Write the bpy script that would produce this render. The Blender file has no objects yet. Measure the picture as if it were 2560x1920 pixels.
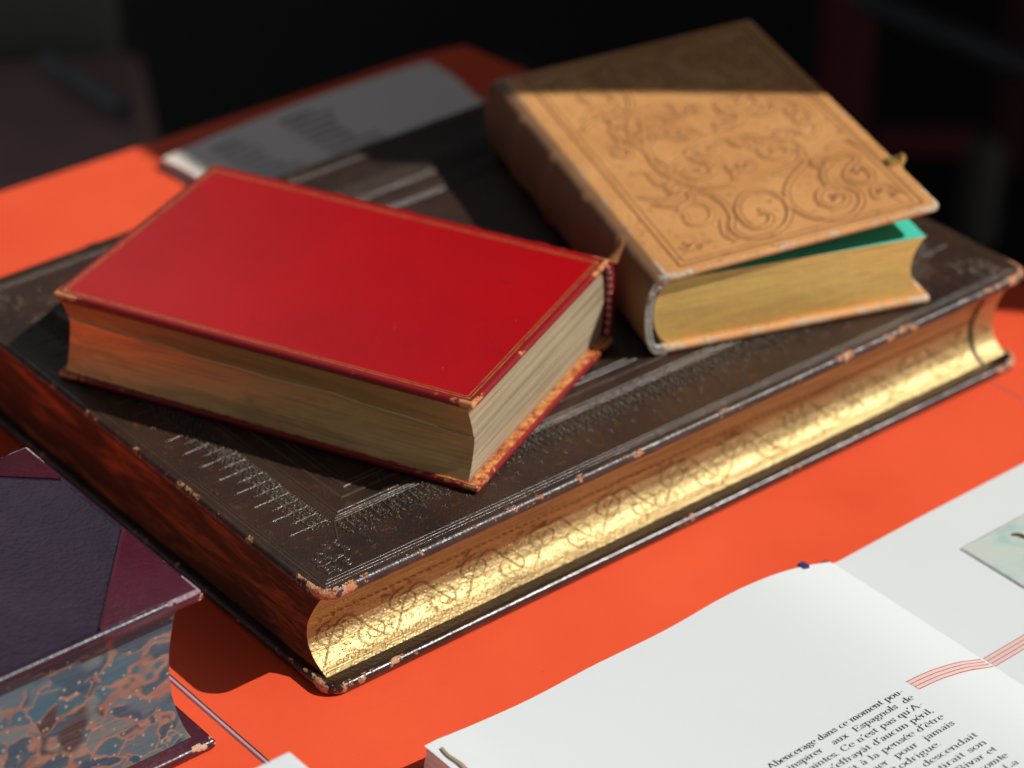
import bpy, bmesh, math, random
from math import sin, cos, pi, radians, sqrt
from mathutils import Vector, Matrix
random.seed(7)
sc = bpy.context.scene
C = sc.collection

# ------------------------------------------------------------------ camera
def make_camera():
    yaw, pitch, roll = CAMP
    cy, sy, cp, sp = cos(yaw), sin(yaw), cos(pitch), sin(pitch)
    f = Vector((-sy * cp, cy * cp, -sp)); r = Vector((cy, sy, 0)); u = r.cross(f)
    r2 = r * cos(roll) + u * sin(roll); u2 = u * cos(roll) - r * sin(roll)
    m = Matrix((r2, u2, -f)).transposed().to_4x4()
    cd = bpy.data.cameras.new('camera'); co = bpy.data.objects.new('camera', cd); C.objects.link(co)
    co.matrix_world = Matrix.Translation(CAM) @ m
    cd.sensor_width = 36; cd.lens = 100.41; cd.clip_start = .02; cd.clip_end = 60
    cd.dof.use_dof = True; cd.dof.focus_distance = 1.11; cd.dof.aperture_fstop = 5.8
    cd.dof.aperture_blades = 9
    sc.camera = co
CAM = (-0.49807, -0.73296, 0.70139)
CAMP = (-0.67934, 0.56015, -0.0016)
make_camera()

# ------------------------------------------------------------------ world, sun, exposure
SR = (.71, -.63)
SUN = Vector((SR[0], SR[1], 1.0)).normalized()
w = bpy.data.worlds.new('World'); sc.world = w; w.use_nodes = True
nt = w.node_tree; nt.nodes.clear()
sky = nt.nodes.new('ShaderNodeTexSky'); sky.sky_type = 'NISHITA'; sky.sun_disc = False
sky.sun_elevation = math.asin(SUN.z); sky.sun_rotation = math.atan2(SUN.x, SUN.y)
bg = nt.nodes.new('ShaderNodeBackground'); bg.inputs[1].default_value = .036
out = nt.nodes.new('ShaderNodeOutputWorld')
hs_ = nt.nodes.new('ShaderNodeHueSaturation'); hs_.inputs['Saturation'].default_value = .4
nt.links.new(sky.outputs[0], hs_.inputs['Color']); nt.links.new(hs_.outputs[0], bg.inputs[0]); nt.links.new(bg.outputs[0], out.inputs[0])
sd = bpy.data.lights.new('sun', 'SUN'); so = bpy.data.objects.new('sun', sd); C.objects.link(so)
sd.energy = 3.85; sd.angle = radians(.53); sd.color = (1, .965, .91)
so.rotation_euler = SUN.to_track_quat('Z', 'Y').to_euler()
ld = bpy.data.lights.new('sheen_fill_light', 'AREA'); lo = bpy.data.objects.new('sheen_fill_light', ld); C.objects.link(lo)  # unseen area light added to put a soft sheen on the covers
ld.shape = 'RECTANGLE'; ld.size = 1.1; ld.size_y = 1.0; ld.energy = 1.7; ld.color = (1, .97, .93)
lo.location = (.86, 2.5, 1.62); lo.rotation_euler = Vector((1.4, 1.95, 1.55)).to_track_quat('Z', 'Y').to_euler()
sc.view_settings.view_transform = 'Standard'; sc.view_settings.look = 'None'
sc.view_settings.exposure = 0.0; sc.view_settings.gamma = 1; sc.view_settings.use_curve_mapping = False
sc.render.engine = 'CYCLES'
sc.cycles.max_bounces = 8

# ------------------------------------------------------------------ tagging helpers
def tag(o, label=None, cat=None, group=None, kind=None):
    if label: o['label'] = label
    if cat: o['category'] = cat
    if group: o['group'] = group
    if kind: o['kind'] = kind
    return o
def empty(name, loc, rz=0, label=None, cat=None, group=None):
    o = bpy.data.objects.new(name, None); C.objects.link(o); o.location = loc; o.rotation_euler = (0, 0, rz)
    o.empty_display_size = .02
    return tag(o, label, cat, group)

class MB:
    """collects faces with per-vertex wear value and per-face material index"""
    def __init__(s): s.v = []; s.f = []; s.m = []; s.w = []; s.sm = []
    def vert(s, p, wv=0.): s.v.append(tuple(p)); s.w.append(wv); return len(s.v) - 1
    def face(s, ids, m=0, smooth=True): s.f.append(tuple(ids)); s.m.append(m); s.sm.append(smooth)
    def grid(s, pts, m=0, wv=None, smooth=True, flip=False, closeU=False):
        n = len(pts); k = len(pts[0])
        ids = [[s.vert(pts[i][j], wv[i][j] if wv else 0.) for j in range(k)] for i in range(n)]
        for i in range(n - 1):
            for j in range(k - (0 if closeU else 1)):
                j2 = (j + 1) % k
                q = (ids[i][j], ids[i + 1][j], ids[i + 1][j2], ids[i][j2])
                s.face(q[::-1] if flip else q, m, smooth)
        return ids
    def box(s, a, b, m=0):
        x0, y0, z0 = a; x1, y1, z1 = b
        i = [s.vert(p) for p in ((x0,y0,z0),(x1,y0,z0),(x1,y1,z0),(x0,y1,z0),(x0,y0,z1),(x1,y0,z1),(x1,y1,z1),(x0,y1,z1))]
        for q in ((0,3,2,1),(4,5,6,7),(0,1,5,4),(1,2,6,5),(2,3,7,6),(3,0,4,7)): s.face([i[k] for k in q], m, False)
    def strip(s, pts, wd, h, m=0, fn=None, wv=0., sub=True, taper=False):
        """a low ridged ribbon along 2-D points; fn maps (x, y, height) to 3-D"""
        if sub and len(pts) > 2: pts = smooth_line(pts, 3)
        n = len(pts)
        if n < 2: return
        rows = []
        for i, p in enumerate(pts):
            a = pts[max(0, i - 1)]; b = pts[min(n - 1, i + 1)]
            dx, dy = b[0] - a[0], b[1] - a[1]; l = math.hypot(dx, dy) or 1e-9
            nx, ny = -dy / l, dx / l
            ww = wd(i / (n - 1), dx / l, dy / l) if callable(wd) else wd
            if taper: ww *= .25 + .75 * sin(pi * min(1, max(0, i / (n - 1)))) ** .5
            rows.append([(p[0] + nx * ww / 2, p[1] + ny * ww / 2, 0), (p[0], p[1], h), (p[0] - nx * ww / 2, p[1] - ny * ww / 2, 0)])
        fn = fn or (lambda x, y, z: (x, y, z))
        s.grid([[fn(*q) for q in r] for r in rows], m, [[wv] * 3] * len(rows), flip=True)
    def dot(s, x, y, r, h, m=0, fn=None, wv=0., n=7):
        fn = fn or (lambda x, y, z: (x, y, z))
        c = s.vert(fn(x, y, h), wv)
        mid = [s.vert(fn(x + .6 * r * cos(2*pi*k/n), y + .6 * r * sin(2*pi*k/n), h * .75), wv) for k in range(n)]
        ring = [s.vert(fn(x + r * cos(2*pi*k/n), y + r * sin(2*pi*k/n), 0), wv) for k in range(n)]
        for k in range(n):
            k2 = (k + 1) % n
            s.face((c, mid[k], mid[k2]), m); s.face((mid[k], ring[k], ring[k2], mid[k2]), m)
    def build(s, name, mats, parent=None, label=None):
        me = bpy.data.meshes.new(name); me.from_pydata(s.v, [], s.f); me.update()
        for mt in (mats if isinstance(mats, (list, tuple)) else [mats]): me.materials.append(mt)
        me.polygons.foreach_set('material_index', s.m); me.polygons.foreach_set('use_smooth', s.sm)
        at = me.attributes.new('wear', 'FLOAT', 'POINT'); at.data.foreach_set('value', s.w)
        o = bpy.data.objects.new(name, me); C.objects.link(o)
        if parent: o.parent = parent
        if label: o['label'] = label
        return o

def smooth_line(pts, k=4):
    out = []; n = len(pts)
    for i in range(n - 1):
        p0 = pts[max(0, i - 1)]; p1 = pts[i]; p2 = pts[i + 1]; p3 = pts[min(n - 1, i + 2)]
        for j in range(k):
            t = j / k
            out.append(tuple(.5 * ((2*p1[a]) + (-p0[a] + p2[a]) * t + (2*p0[a] - 5*p1[a] + 4*p2[a] - p3[a]) * t*t + (-p0[a] + 3*p1[a] - 3*p2[a] + p3[a]) * t**3) for a in range(2)))
    out.append(tuple(pts[-1])); return out

def spiral(cx, cy, r, a0, turns, sgn=1, n=18, shrink=.12):
    return [(cx + r * ((1 - t) ** .8 * (1 - shrink) + shrink) * cos(a0 + sgn * turns * 2*pi*t),
             cy + r * ((1 - t) ** .8 * (1 - shrink) + shrink) * sin(a0 + sgn * turns * 2*pi*t)) for t in [i / (n - 1) for i in range(n)]]

# rounded-corner board with rounded edges, standing in book-local space
def rrect(x0, x1, y0, y1, r, step=.006, nc=7):
    pts = []
    def edge(a, b):
        n = max(2, int(math.dist(a, b) / step)); return [(a[0] + (b[0]-a[0]) * i / n, a[1] + (b[1]-a[1]) * i / n) for i in range(n)]
    def arc(cx, cy, a0):
        return [(cx + r * cos(a0 + pi/2 * i / nc), cy + r * sin(a0 + pi/2 * i / nc)) for i in range(nc)]
    pts += edge((x0 + r, y0), (x1 - r, y0)) + arc(x1 - r, y0 + r, -pi/2)
    pts += edge((x1, y0 + r), (x1, y1 - r)) + arc(x1 - r, y1 - r, 0)
    pts += edge((x1 - r, y1), (x0 + r, y1)) + arc(x0 + r, y1 - r, pi/2)
    pts += edge((x0, y1 - r), (x0, y0 + r)) + arc(x0 + r, y0 + r, pi)
    return pts

def board(mb, x0, x1, y0, y1, z0, z1, rc, re, warp=None, wearcorner=1.0, m=0, jit=.0):
    """slab; warp(x,y)->dz ; wear value 1 at the edge, falling inwards, larger at corners"""
    warp = warp or (lambda x, y: 0)
    prof = []
    for i in range(5): a = pi/2 * i / 4; prof.append((re * (1 - sin(a)), z0 + re * (1 - cos(a)) , .85))
    prof[0] = (re, z0, .5)
    for i in range(5): a = pi/2 * i / 4; prof.append((re * (1 - cos(a)), z1 - re * (1 - sin(a)), 1.0))
    ins = [(re + .0012, z1, .55), (re + .003, z1, .2), (re + .007, z1, 0)]
    bot = [(re + .004, z0, 0)]
    rows = bot + prof + ins
    rnd = random.Random(3)
    pts = []; wv = []
    for (d, z, wr) in rows:
        rr = max(rc - d, .0006)
        base = rrect(x0 + d, x1 - d, y0 + d, y1 - d, rr)
        row = []; wrow = []
        ref = rrect(x0, x1, y0, y1, max(rc, .0012))
        base = _match(x0, x1, y0, y1, rc, d)
        for (x, y) in base:
            dc = min(math.hypot(x - a, y - b) for a in (x0, x1) for b in (y0, y1))
            row.append((x, y, z + warp(x, y))); wrow.append(wr + wearcorner * wr * math.exp(-(dc / .012) ** 2))
        pts.append(row); wv.append(wrow)
    ids = mb.grid(pts, m, wv, closeU=True, flip=True)
    mb.face(ids[-1], m, False); mb.face(ids[0][::-1], m, False)
def _match(x0, x1, y0, y1, rc, d):
    # same vertex count for every inset
    base = rrect(x0, x1, y0, y1, max(rc, .0012)); cx, cy = (x0+x1)/2, (y0+y1)/2
    rc = max(rc, .0012); res = []
    for (x, y) in base:
        ax = min(max(x, x0 + rc), x1 - rc); ay = min(max(y, y0 + rc), y1 - rc)
        rr = max(rc - d, .0002); k = rr / rc
        dx, dy = (x - ax), (y - ay)
        # centre of arc shifts when the inset passes the corner radius
        sh = max(0, d - rc + .0002)
        sx = (-1 if x > cx else 1) * sh if (abs(dx) > 1e-9) else 0
        sy = (-1 if y > cy else 1) * sh if (abs(dy) > 1e-9) else 0
        if sh > 0:
            ax = min(max(ax, x0 + rc + sh), x1 - rc - sh); ay = min(max(ay, y0 + rc + sh), y1 - rc - sh); sx = sy = 0
            px = ax + dx * k; py = ay + dy * k
        else: px = ax + dx * k; py = ay + dy * k
        res.append((px, py))
    return res

# ------------------------------------------------------------------ material helpers
class N:
    def __init__(s, name, rough=.5, base=(.5,.5,.5), metallic=0, spec=.5, coat=0, coat_r=.1):
        s.m = bpy.data.materials.new(name); s.m.use_nodes = True; s.t = s.m.node_tree; s.t.nodes.clear()
        s.b = s.n('ShaderNodeBsdfPrincipled'); o = s.n('ShaderNodeOutputMaterial'); s.l(s.b.outputs[0], o.inputs[0])
        s.b.inputs['Roughness'].default_value = rough; s.b.inputs['Metallic'].default_value = metallic
        s.b.inputs['Base Color'].default_value = (*base, 1); s.b.inputs['Specular IOR Level'].default_value = spec
        s.b.inputs['Coat Weight'].default_value = coat; s.b.inputs['Coat Roughness'].default_value = coat_r
        s.tc = s.n('ShaderNodeTexCoord')
    def n(s, t, **k):
        x = s.t.nodes.new(t)
        for a, b in k.items(): setattr(x, a, b)
        return x
    def l(s, a, b): s.t.links.new(a, b)
    def map(s, scale=(1,1,1), rot=(0,0,0), loc=(0,0,0)):
        x = s.n('ShaderNodeMapping'); x.inputs['Scale'].default_value = scale; x.inputs['Rotation'].default_value = rot; x.inputs['Location'].default_value = loc
        s.l(s.tc.outputs['Object'], x.inputs[0]); return x.outputs[0]
    def noise(s, scale, detail=4, rough=.55, vec=None, dist=0):
        x = s.n('ShaderNodeTexNoise'); x.inputs['Scale'].default_value = scale; x.inputs['Detail'].default_value = detail
        x.inputs['Roughness'].default_value = rough; x.inputs['Distortion'].default_value = dist
        s.l(vec if vec is not None else s.tc.outputs['Object'], x.inputs['Vector']); return x.outputs['Fac']
    def vor(s, scale, vec=None, feature='F1', out='Distance', rand=1):
        x = s.n('ShaderNodeTexVoronoi'); x.feature = feature; x.inputs['Scale'].default_value = scale; x.inputs['Randomness'].default_value = rand
        s.l(vec if vec is not None else s.tc.outputs['Object'], x.inputs['Vector']); return x.outputs[out]
    def ramp(s, fac, stops, interp='LINEAR'):
        x = s.n('ShaderNodeValToRGB'); cr = x.color_ramp; cr.interpolation = interp
        while len(cr.elements) < len(stops): cr.elements.new(.5)
        for e, (p, c) in zip(cr.elements, stops):
            e.position = p; e.color = (*c, 1) if isinstance(c, tuple) else (c, c, c, 1)
        s.l(fac, x.inputs[0]); return x.outputs[0]
    def math(s, op, a, b=None, clamp=False):
        x = s.n('ShaderNodeMath'); x.operation = op; x.use_clamp = clamp
        for i, v in enumerate((a, b)):
            if v is None: continue
            if isinstance(v, (int, float)): x.inputs[i].default_value = v
            else: s.l(v, x.inputs[i])
        return x.outputs[0]
    def mix(s, fac, a, b, mode='MIX'):
        x = s.n('ShaderNodeMixRGB'); x.blend_type = mode
        for i, v in enumerate((fac, a, b)):
            if isinstance(v, (int, float)): x.inputs[i].default_value = v
            elif isinstance(v, tuple): x.inputs[i].default_value = (*v, 1)
            else: s.l(v, x.inputs[i])
        return x.outputs[0]
    def attr(s, name='wear'):
        x = s.n('ShaderNodeAttribute'); x.attribute_name = name; return x.outputs['Fac']
    def col(s, c): s.l(c, s.b.inputs['Base Color'])
    def inp(s, name, c): s.l(c, s.b.inputs[name])
    def bump(s, h, dist=.001, strength=1, prev=None):
        x = s.n('ShaderNodeBump'); x.inputs['Strength'].default_value = strength; x.inputs['Distance'].default_value = dist
        s.l(h, x.inputs['Height'])
        if prev is not None: s.l(prev, x.inputs['Normal'])
        s.l(x.outputs[0], s.b.inputs['Normal']); s.l(x.outputs[0], s.b.inputs['Coat Normal']); return x.outputs[0]

def mat_plain(name, base, rough=.6, var=.25, scale=60, bump=.0002, **k):
    m = N(name, rough, base, **k)
    f = m.noise(scale, 5)
    d = tuple(c * (1 - var) for c in base); l = tuple(min(1, c * (1 + var)) for c in base)
    m.col(m.ramp(f, [(.3, d), (.7, l)])); m.bump(m.noise(scale * 6, 3), bump)
    return m.m

def leather(name, dark, light, scuff, rough=.38, grain=900, coat=.25, wear_lo=.62, graind=.00022, spot=None, spec=.5, coat_r=.25):
    m = N(name, rough, dark, coat=coat, coat_r=coat_r, spec=spec)
    big = m.noise(22, 6, .6, dist=.4)
    colr = m.ramp(big, [(.3, dark), (.52, tuple((a+b)/2 for a, b in zip(dark, light))), (.75, light)])
    if spot:
        colr = m.mix(m.ramp(m.noise(260, 4, .7), [(.58, 0.), (.66, 1.)]), colr, spot)
    wr = m.attr()
    nz = m.noise(190, 6, .72)
    nz2 = m.noise(45, 3, .6)
    k = m.math('MULTIPLY', wr, m.math('SUBTRACT', m.math('ADD', m.math('MULTIPLY', nz, 1.5), m.math('MULTIPLY', nz2, 1.1)), .65))
    mask = m.ramp(k, [(wear_lo, 0.), (wear_lo + .035, 1.)])
    sc2 = m.ramp(m.noise(330, 4, .7), [(.3, tuple(c * .5 for c in scuff)), (.5, scuff), (.72, (.55, .44, .36))])
    colr = m.mix(mask, colr, sc2)
    m.col(colr)
    m.inp('Roughness', m.math('ADD', m.math('MULTIPLY', m.noise(80, 3), .2), m.math('ADD', m.math('MULTIPLY', mask, .35), rough - .1)))
    pol = m.math('MULTIPLY', m.ramp(wr, [(.5, 0.), (.8, 1.)]), m.math('SUBTRACT', 1., mask))
    m.inp('Coat Weight', m.math('ADD', m.math('MULTIPLY', m.math('SUBTRACT', 1., mask), coat), m.math('MULTIPLY', pol, m.math('MULTIPLY', m.ramp(m.noise(120, 3), [(.4, 0.), (.6, 1.)]), .55)), True))
    g = m.vor(grain, feature='F1')
    h = m.math('ADD', m.math('MULTIPLY', m.math('ADD', m.math('MULTIPLY', g, .6), m.noise(grain * .6, 4)), m.math('SUBTRACT', 1., m.math('MULTIPLY', pol, .6))), m.math('MULTIPLY', mask, -.8))
    m.bump(h, graind)
    return m.m

def gilt(name, colr=(.78, .52, .2), rough=.34, patina=(.16, .07, .025), pat=.35, lines=None, axis_z=True, metallic=.85, lo=.5, bumpd=.00012, hscale=1., hammer=0):
    m = N(name, rough, colr, metallic=metallic)
    st = m.noise(1, 5, .65, vec=m.map((14, 14, 2600 * hscale)))
    mott = m.noise(1, 6, .65, dist=.8, vec=m.map((17, 17, 95)))
    msk = m.ramp(m.math('ADD', m.math('MULTIPLY', mott, .8), m.math('MULTIPLY', st, .3)), [(lo, 0.), (lo + .16, 1.)])
    c2 = m.mix(m.math('MULTIPLY', msk, pat), colr, patina)
    c2 = m.mix(m.ramp(st, [(.45, 0.), (.75, .35)]), c2, patina)
    wr = m.attr()
    c2 = m.mix(m.math('MULTIPLY', wr, .8, True), c2, (.27, .175, .06))
    m.col(c2)
    m.inp('Metallic', m.math('SUBTRACT', metallic, m.math('MULTIPLY', msk, pat * .6)))
    m.inp('Roughness', m.math('ADD', rough, m.math('MULTIPLY', m.noise(50, 4), .12)))
    b = m.bump(st, bumpd, 1); b = m.bump(m.noise(160, 4), .00025, 1, b)
    if hammer: m.bump(m.ramp(m.vor(620), [(.1, 1.), (.5, 0.)]), hammer, .8, b)
    return m.m

def paper_edge(name, light=(.62, .53, .4), dark=(.24, .18, .12), scale=2200, rough=.8, big=(.0, 0.)):
    m = N(name, rough, light, spec=.2)
    st = m.noise(1, 4, .7, vec=m.map((9, 9, scale)))
    st2 = m.noise(1, 3, .6, vec=m.map((6, 6, scale * .28)))
    k = m.math('ADD', m.math('MULTIPLY', st, .6), m.math('MULTIPLY', st2, .45))
    c = m.ramp(k, [(.38, dark), (.56, light), (.75, tuple(min(1, v * 1.15) for v in light))])
    m.col(m.mix(m.ramp(m.noise(18, 4), [(.45, 0.), (.8, .3)]), c, dark)); m.bump(k, .0004)
    return m.m

def page(name, base=(.77, .815, .82)):
    m = N(name, .55, base, spec=.3)
    m.col(m.ramp(m.noise(7, 3), [(.3, tuple(c * .985 for c in base)), (.7, base)]))
    m.bump(m.noise(420, 3), .00003); return m.m

# ------------------------------------------------------------------ generic book pieces (local: x along the fore-edge, +y to the spine)
def text_block(parent, L, W, z0, z1, ov, fore_depth, spine_out, mats, nx=60, endin=.0, name='text_block', label=None, lipt=.0, zs=None, prof=None):
    """concave fore-edge at y~ov, convex at the spine y~W"""
    mb = MB(); nz = 22; x0 = ov + endin; x1 = L - ov - endin
    zs = zs or (lambda x, y: 0)
    fy = prof or (lambda s, x=0: ov + fore_depth * (1 - (2*s - 1) ** 2) ** .9)
    nz = 44 if prof else nz
    sy = lambda s: W - .004 + spine_out * (1 - (2*s - 1) ** 2) ** .6
    def Z(x, y, s): return z0 + (z1 - z0 + zs(x, y)) * s
    rows = []
    for i in range(nz + 1):
        s = i / nz; rows.append([(x0 + (x1-x0) * j / nx, fy(s, x0 + (x1-x0) * j / nx), Z(x0 + (x1-x0)*j/nx, fy(s, x0 + (x1-x0) * j / nx), s)) for j in range(nx + 1)])
    mb.grid(rows, 0)
    rows2 = [[(x0 + (x1-x0) * j / nx, sy(i / nz), Z(x0 + (x1-x0)*j/nx, sy(i/nz), i / nz)) for j in range(nx + 1)] for i in range(nz + 1)]
    mb.grid(rows2, 1, flip=True)
    ny = 24
    for xx, fl in ((x0, False), (x1, True)):
        g = [[(xx, fy(i/nz, xx) + (sy(i/nz) - fy(i/nz, xx)) * j / ny, Z(xx, fy(i/nz, xx) + (sy(i/nz) - fy(i/nz, xx)) * j / ny, i/nz)) for j in range(ny + 1)] for i in range(nz + 1)]
        mb.grid(g, 1, flip=not fl, smooth=False)
    for s, fl in ((0, True), (1, False)):
        g = [[(x0 + (x1-x0)*j/nx, fy(s, x0 + (x1-x0)*j/nx) + (sy(s)-fy(s, x0 + (x1-x0)*j/nx))*k/6, Z(x0 + (x1-x0)*j/nx, fy(s, x0 + (x1-x0)*j/nx) + (sy(s)-fy(s, x0 + (x1-x0)*j/nx))*k/6, s)) for j in range(nx + 1)] for k in range(7)]
        mb.grid(g, 2, flip=fl, smooth=False)
    o = mb.build(name, mats, parent, label)
    return o, (lambda x, s: Vector((x, fy(s, x), Z(x, fy(s, x), s))))

def spine(parent, L, W, z0, z1, out, mat, thick=.0022, bands=0, name='spine', label=None, inset=0, flat=.6, jut=.0):
    mb = MB(); na = 20; nx = 90
    yb = W - .002
    def prof(t, off, x):
        a = -pi/2 + pi * t
        bulge = 0
        for b in range(bands):
            c = L * (b + 1) / (bands + 1); bulge += .0022 * math.exp(-((x - c) / .0032) ** 4)
        rz = (z1 - z0) / 2 + off; ry = out + off + bulge
        ca = abs(cos(a)) ** flat
        return (x, yb + ry * ca, (z0 + z1) / 2 + rz * sin(a))
    xs = [inset + (L - 2*inset) * j / nx for j in range(nx + 1)]
    we = lambda j: .95 * math.exp(-((min(j, nx - j)) / 1.6) ** 2)
    outer = [[prof(i/na, 0, x) for x in xs] for i in range(na + 1)]
    inner = [[prof(i/na, -thick, x) for x in xs] for i in range(na + 1)]
    wv = [[we(j) + .55 * math.exp(-((min(i, na - i)) / 2.2) ** 2) for j in range(nx + 1)] for i in range(na + 1)]
    mb.grid(outer, 0, wv); mb.grid(inner, 0, None, flip=True)
    for j, fl in ((0, False), (nx, True)):
        g = [[outer[i][j], inner[i][j]] for i in range(na + 1)]
        mb.grid(g, 0, [[1.15, 1.0]] * (na + 1), flip=not fl)
    for i, fl in ((0, True), (na, False)):
        mb.grid([outer[i], inner[i]], 0, flip=not fl)
    return mb.build(name, mat, parent, label)

# ================================================================== SETTING
m_floor = mat_plain('dark floor', (.012, .01, .009), .6, .4, 3)
mb = MB(); mb.box((-3, -3, -.76), (6, 6, -.74)); tag(mb.build('floor', m_floor), kind='structure')
m_wall = mat_plain('dark shop wall', (.03, .026, .024), .8, .3, 2)
mb = MB(); mb.box((-3, 4.2, -.74), (6, 4.3, 2.6)); tag(mb.build('back_wall', m_wall), kind='structure')
mb = MB(); mb.box((4.2, -.2, -.74), (4.3, 4.19, 2.6)); tag(mb.build('side_wall', m_wall), kind='structure')

# red boards the books stand on
red = N('red card board', .55, (.93, .1, .025), spec=.35)
red.col(red.mix(red.ramp(red.vor(55), [(.012, .7), (.03, 0.)]), red.ramp(red.noise(9, 5, .6), [(.3, (.83, .086, .029)), (.7, (.93, .110, .038))]), (.5, .08, .04))); red.bump(red.noise(1400, 4, .7), .00012)
core = mat_plain('foam core edge', (.62, .5, .5), .6, .1, 40)
def slab_poly(name, pts, z0, z1, label, cat, group=None):
    mb = MB(); n = len(pts)
    b = [mb.vert((x, y, z0)) for x, y in pts]; t1 = [mb.vert((x, y, z1)) for x, y in pts]
    mb.face(t1, 0, False); mb.face(b[::-1], 0, False)
    for i in range(n): j = (i + 1) % n; mb.face((b[i], b[j], t1[j], t1[i]), 1, False)
    return tag(mb.build(name, [red.m, core]), label, cat, group)
G = 'red boards covering the display table'
slab_poly('red_board', [(-.0375, -.60), (.3772, -.60), (.3772, .443), (-.0375, .4535)], -.006, 0,
          'wide red board under the big brown book and the open white book', 'board', G)
slab_poly('red_board', [(.3779, -.60), (.47, -.60), (.455, .10), (.412, .437), (.3779, .443)], -.006, 0,
          'narrow red board at the right edge of the table', 'board', G)
slab_poly('red_board', [(-.60, -.60), (-.0405, -.60), (-.0405, .4535), (-.60, .462)], -.006, 0,
          'red board at the left under the purple book', 'board', G)
mb = MB(); mb.box((-.59, -.59, -.03), (.44, .425, -.0065)); 
for x in (-.55, .40):
    for y in (-.55, .38): mb.box((x, y, -.74), (x + .035, y + .035, -.0302))
tb = mb.build('display_table', mat_plain('dark table wood', (.02, .014, .011), .5, .3, 12))
tag(tb, 'dark display table carrying the red boards and all the books', 'table')

# shelf added out of view above to shade the far part of the display
mb = MB(); mb.box((-.03895, -.60, -.0058), (-.03755, .45, -.0006))
tag(mb.build('edging_strip', mat_plain('mauve plastic strip', (.62, .30, .33), .4, .1, 20)), 'thin mauve strip set in the joint between two red boards', 'strip')
H = 0.0511
mb = MB(); hs = .6; sx, sy_ = SR[0] * hs, SR[1] * hs
pp = [(.214, 2.6), (.213, .37), (.206, .296), (.262, .238), (.314, .177), (.43, .042), (.60, -.15), (2.6, -.15), (2.6, 2.6)]  # outline shaped to cast the shade edge on books and boards
pts = [(x + sx, y + sy_) for x, y in pp]
b = [mb.vert((x, y, hs)) for x, y in pts]; t1 = [mb.vert((x, y, hs + .02)) for x, y in pts]
mb.face(b, 0, False); mb.face(t1[::-1], 0, False)
for i in range(len(pts)): j = (i + 1) % len(pts); mb.face((b[i], t1[i], t1[j], b[j]), 0, False)
tag(mb.build('shade_blocker', mat_plain('black shelf wood', (.012, .01, .009), .7, .2, 12)), 'added unseen shelf that shades the back of the display', 'blocker')

# ================================================================== BIG BROWN BOOK
L, W = .40, .29
m_bl = leather('dark brown tooled leather', (.017, .010, .009), (.062, .027, .015), (.60, .25, .11), rough=.42, coat=.12, wear_lo=.765, spot=(.10, .04, .014), coat_r=.22, grain=1500, graind=.00034)
m_blt = leather('burnished tooled ridges', (.042, .028, .018), (.085, .054, .03), (.60, .25, .11), rough=.32, coat=.22, wear_lo=9, coat_r=.18, grain=1500, graind=.0001)
m_bl2 = leather('dark brown cover edge leather', (.012, .006, .005), (.035, .012, .007), (.55, .26, .13), rough=.34, coat=.4, wear_lo=.84, coat_r=.2)
m_giltb = gilt('bright gauffered gilt edge', (.60, .45, .21), .42, (.16, .075, .02), .35, lo=.52, metallic=.92, bumpd=.0002, hammer=.00020)
m_giltd = gilt('dark orange gilt tail edge', (.62, .21, .065), .36, (.05, .014, .006), .93, metallic=.75, lo=.41, bumpd=.0003)  # tail edge gilt, darker and more orange than the fore-edge
m_pap = paper_edge('old page edges')
big = empty('leather_book', (0, 0, 0), 0, 'largest book, dark brown tooled leather with engraved gilt edge, under the red and tan books', 'book')
TC = .0052
warpb = lambda x, y: .0006 * sin(x * 9) 
mb = MB(); board(mb, 0, L, 0, W, H - TC, H, .009, .0021, wearcorner=.8)
big_top = mb.build('top_cover', m_bl, big)
mb = MB(); board(mb, .001, L - .001, -.001, W, 0.0004, .0052, .009, .0019, wearcorner=.6)
mb.build('bottom_cover', m_bl2, big)
BP = [(0, .0070), (.05, .0120), (.12, .0160), (.22, .0188), (.34, .0198), (.48, .0190), (.62, .0165), (.76, .0132), (.88, .0100), (1.0, .0062)]
def bprof(s, x=0):
    k = 1 - .30 * max(0, x) / L
    for (a, ya), (b2, yb_) in zip(BP, BP[1:]):
        if s <= b2 + 1e-9: t = (s - a) / (b2 - a); return .0062 + (ya + (yb_ - ya) * t - .0062) * k
    return BP[-1][1]
blk, fsurf = text_block(big, L, W, .0053, H - TC - .0002, .0055, .0085, .008, [m_giltb, m_giltd, m_pap], nx=120, prof=bprof)
spine(big, L, W, .0008, H - .0004, .013, m_bl, bands=4)
# gauffered vine engraved into the gilt fore-edge
mb = MB()
_t = [fsurf(.1, i / 80) for i in range(81)]; _a = [0]
for p, q in zip(_t, _t[1:]): _a.append(_a[-1] + (q - p).length)
def zf(x, y, h):
    d = max(0, min(1, y / Z)) * _a[-1]
    i = max(k for k in range(80) if _a[k] <= d + 1e-12); sp = (i + (d - _a[i]) / (_a[i + 1] - _a[i])) / 80
    p = fsurf(x, sp); t = (fsurf(x, min(1, sp + .01)) - fsurf(x, max(0, sp - .01))).normalized()
    return tuple(p + Vector((0, -t.z, t.y)) * (h + .00002))
x0e, x1e, Z = .0075, L - .0075, .0470
def leaf(mb, x, y, a, l, wd, lw, h, fn, m=0, wv=1.):
    pts1 = []; pts2 = []
    for i in range(6):
        t = i / 5; s = sin(pi * t) ** .8 * wd
        for P, sg in ((pts1, 1), (pts2, -1)): P.append((x + cos(a) * l * t - sin(a) * s * sg, y + sin(a) * l * t + cos(a) * s * sg))
    mb.strip(pts1, lw, h, m, fn, wv, sub=False); mb.strip(pts2, lw, h, m, fn, wv, sub=False)
    mb.strip([(x, y), (x + cos(a) * l, y + sin(a) * l)], lw * .8, h, m, fn, wv, sub=False)
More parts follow.
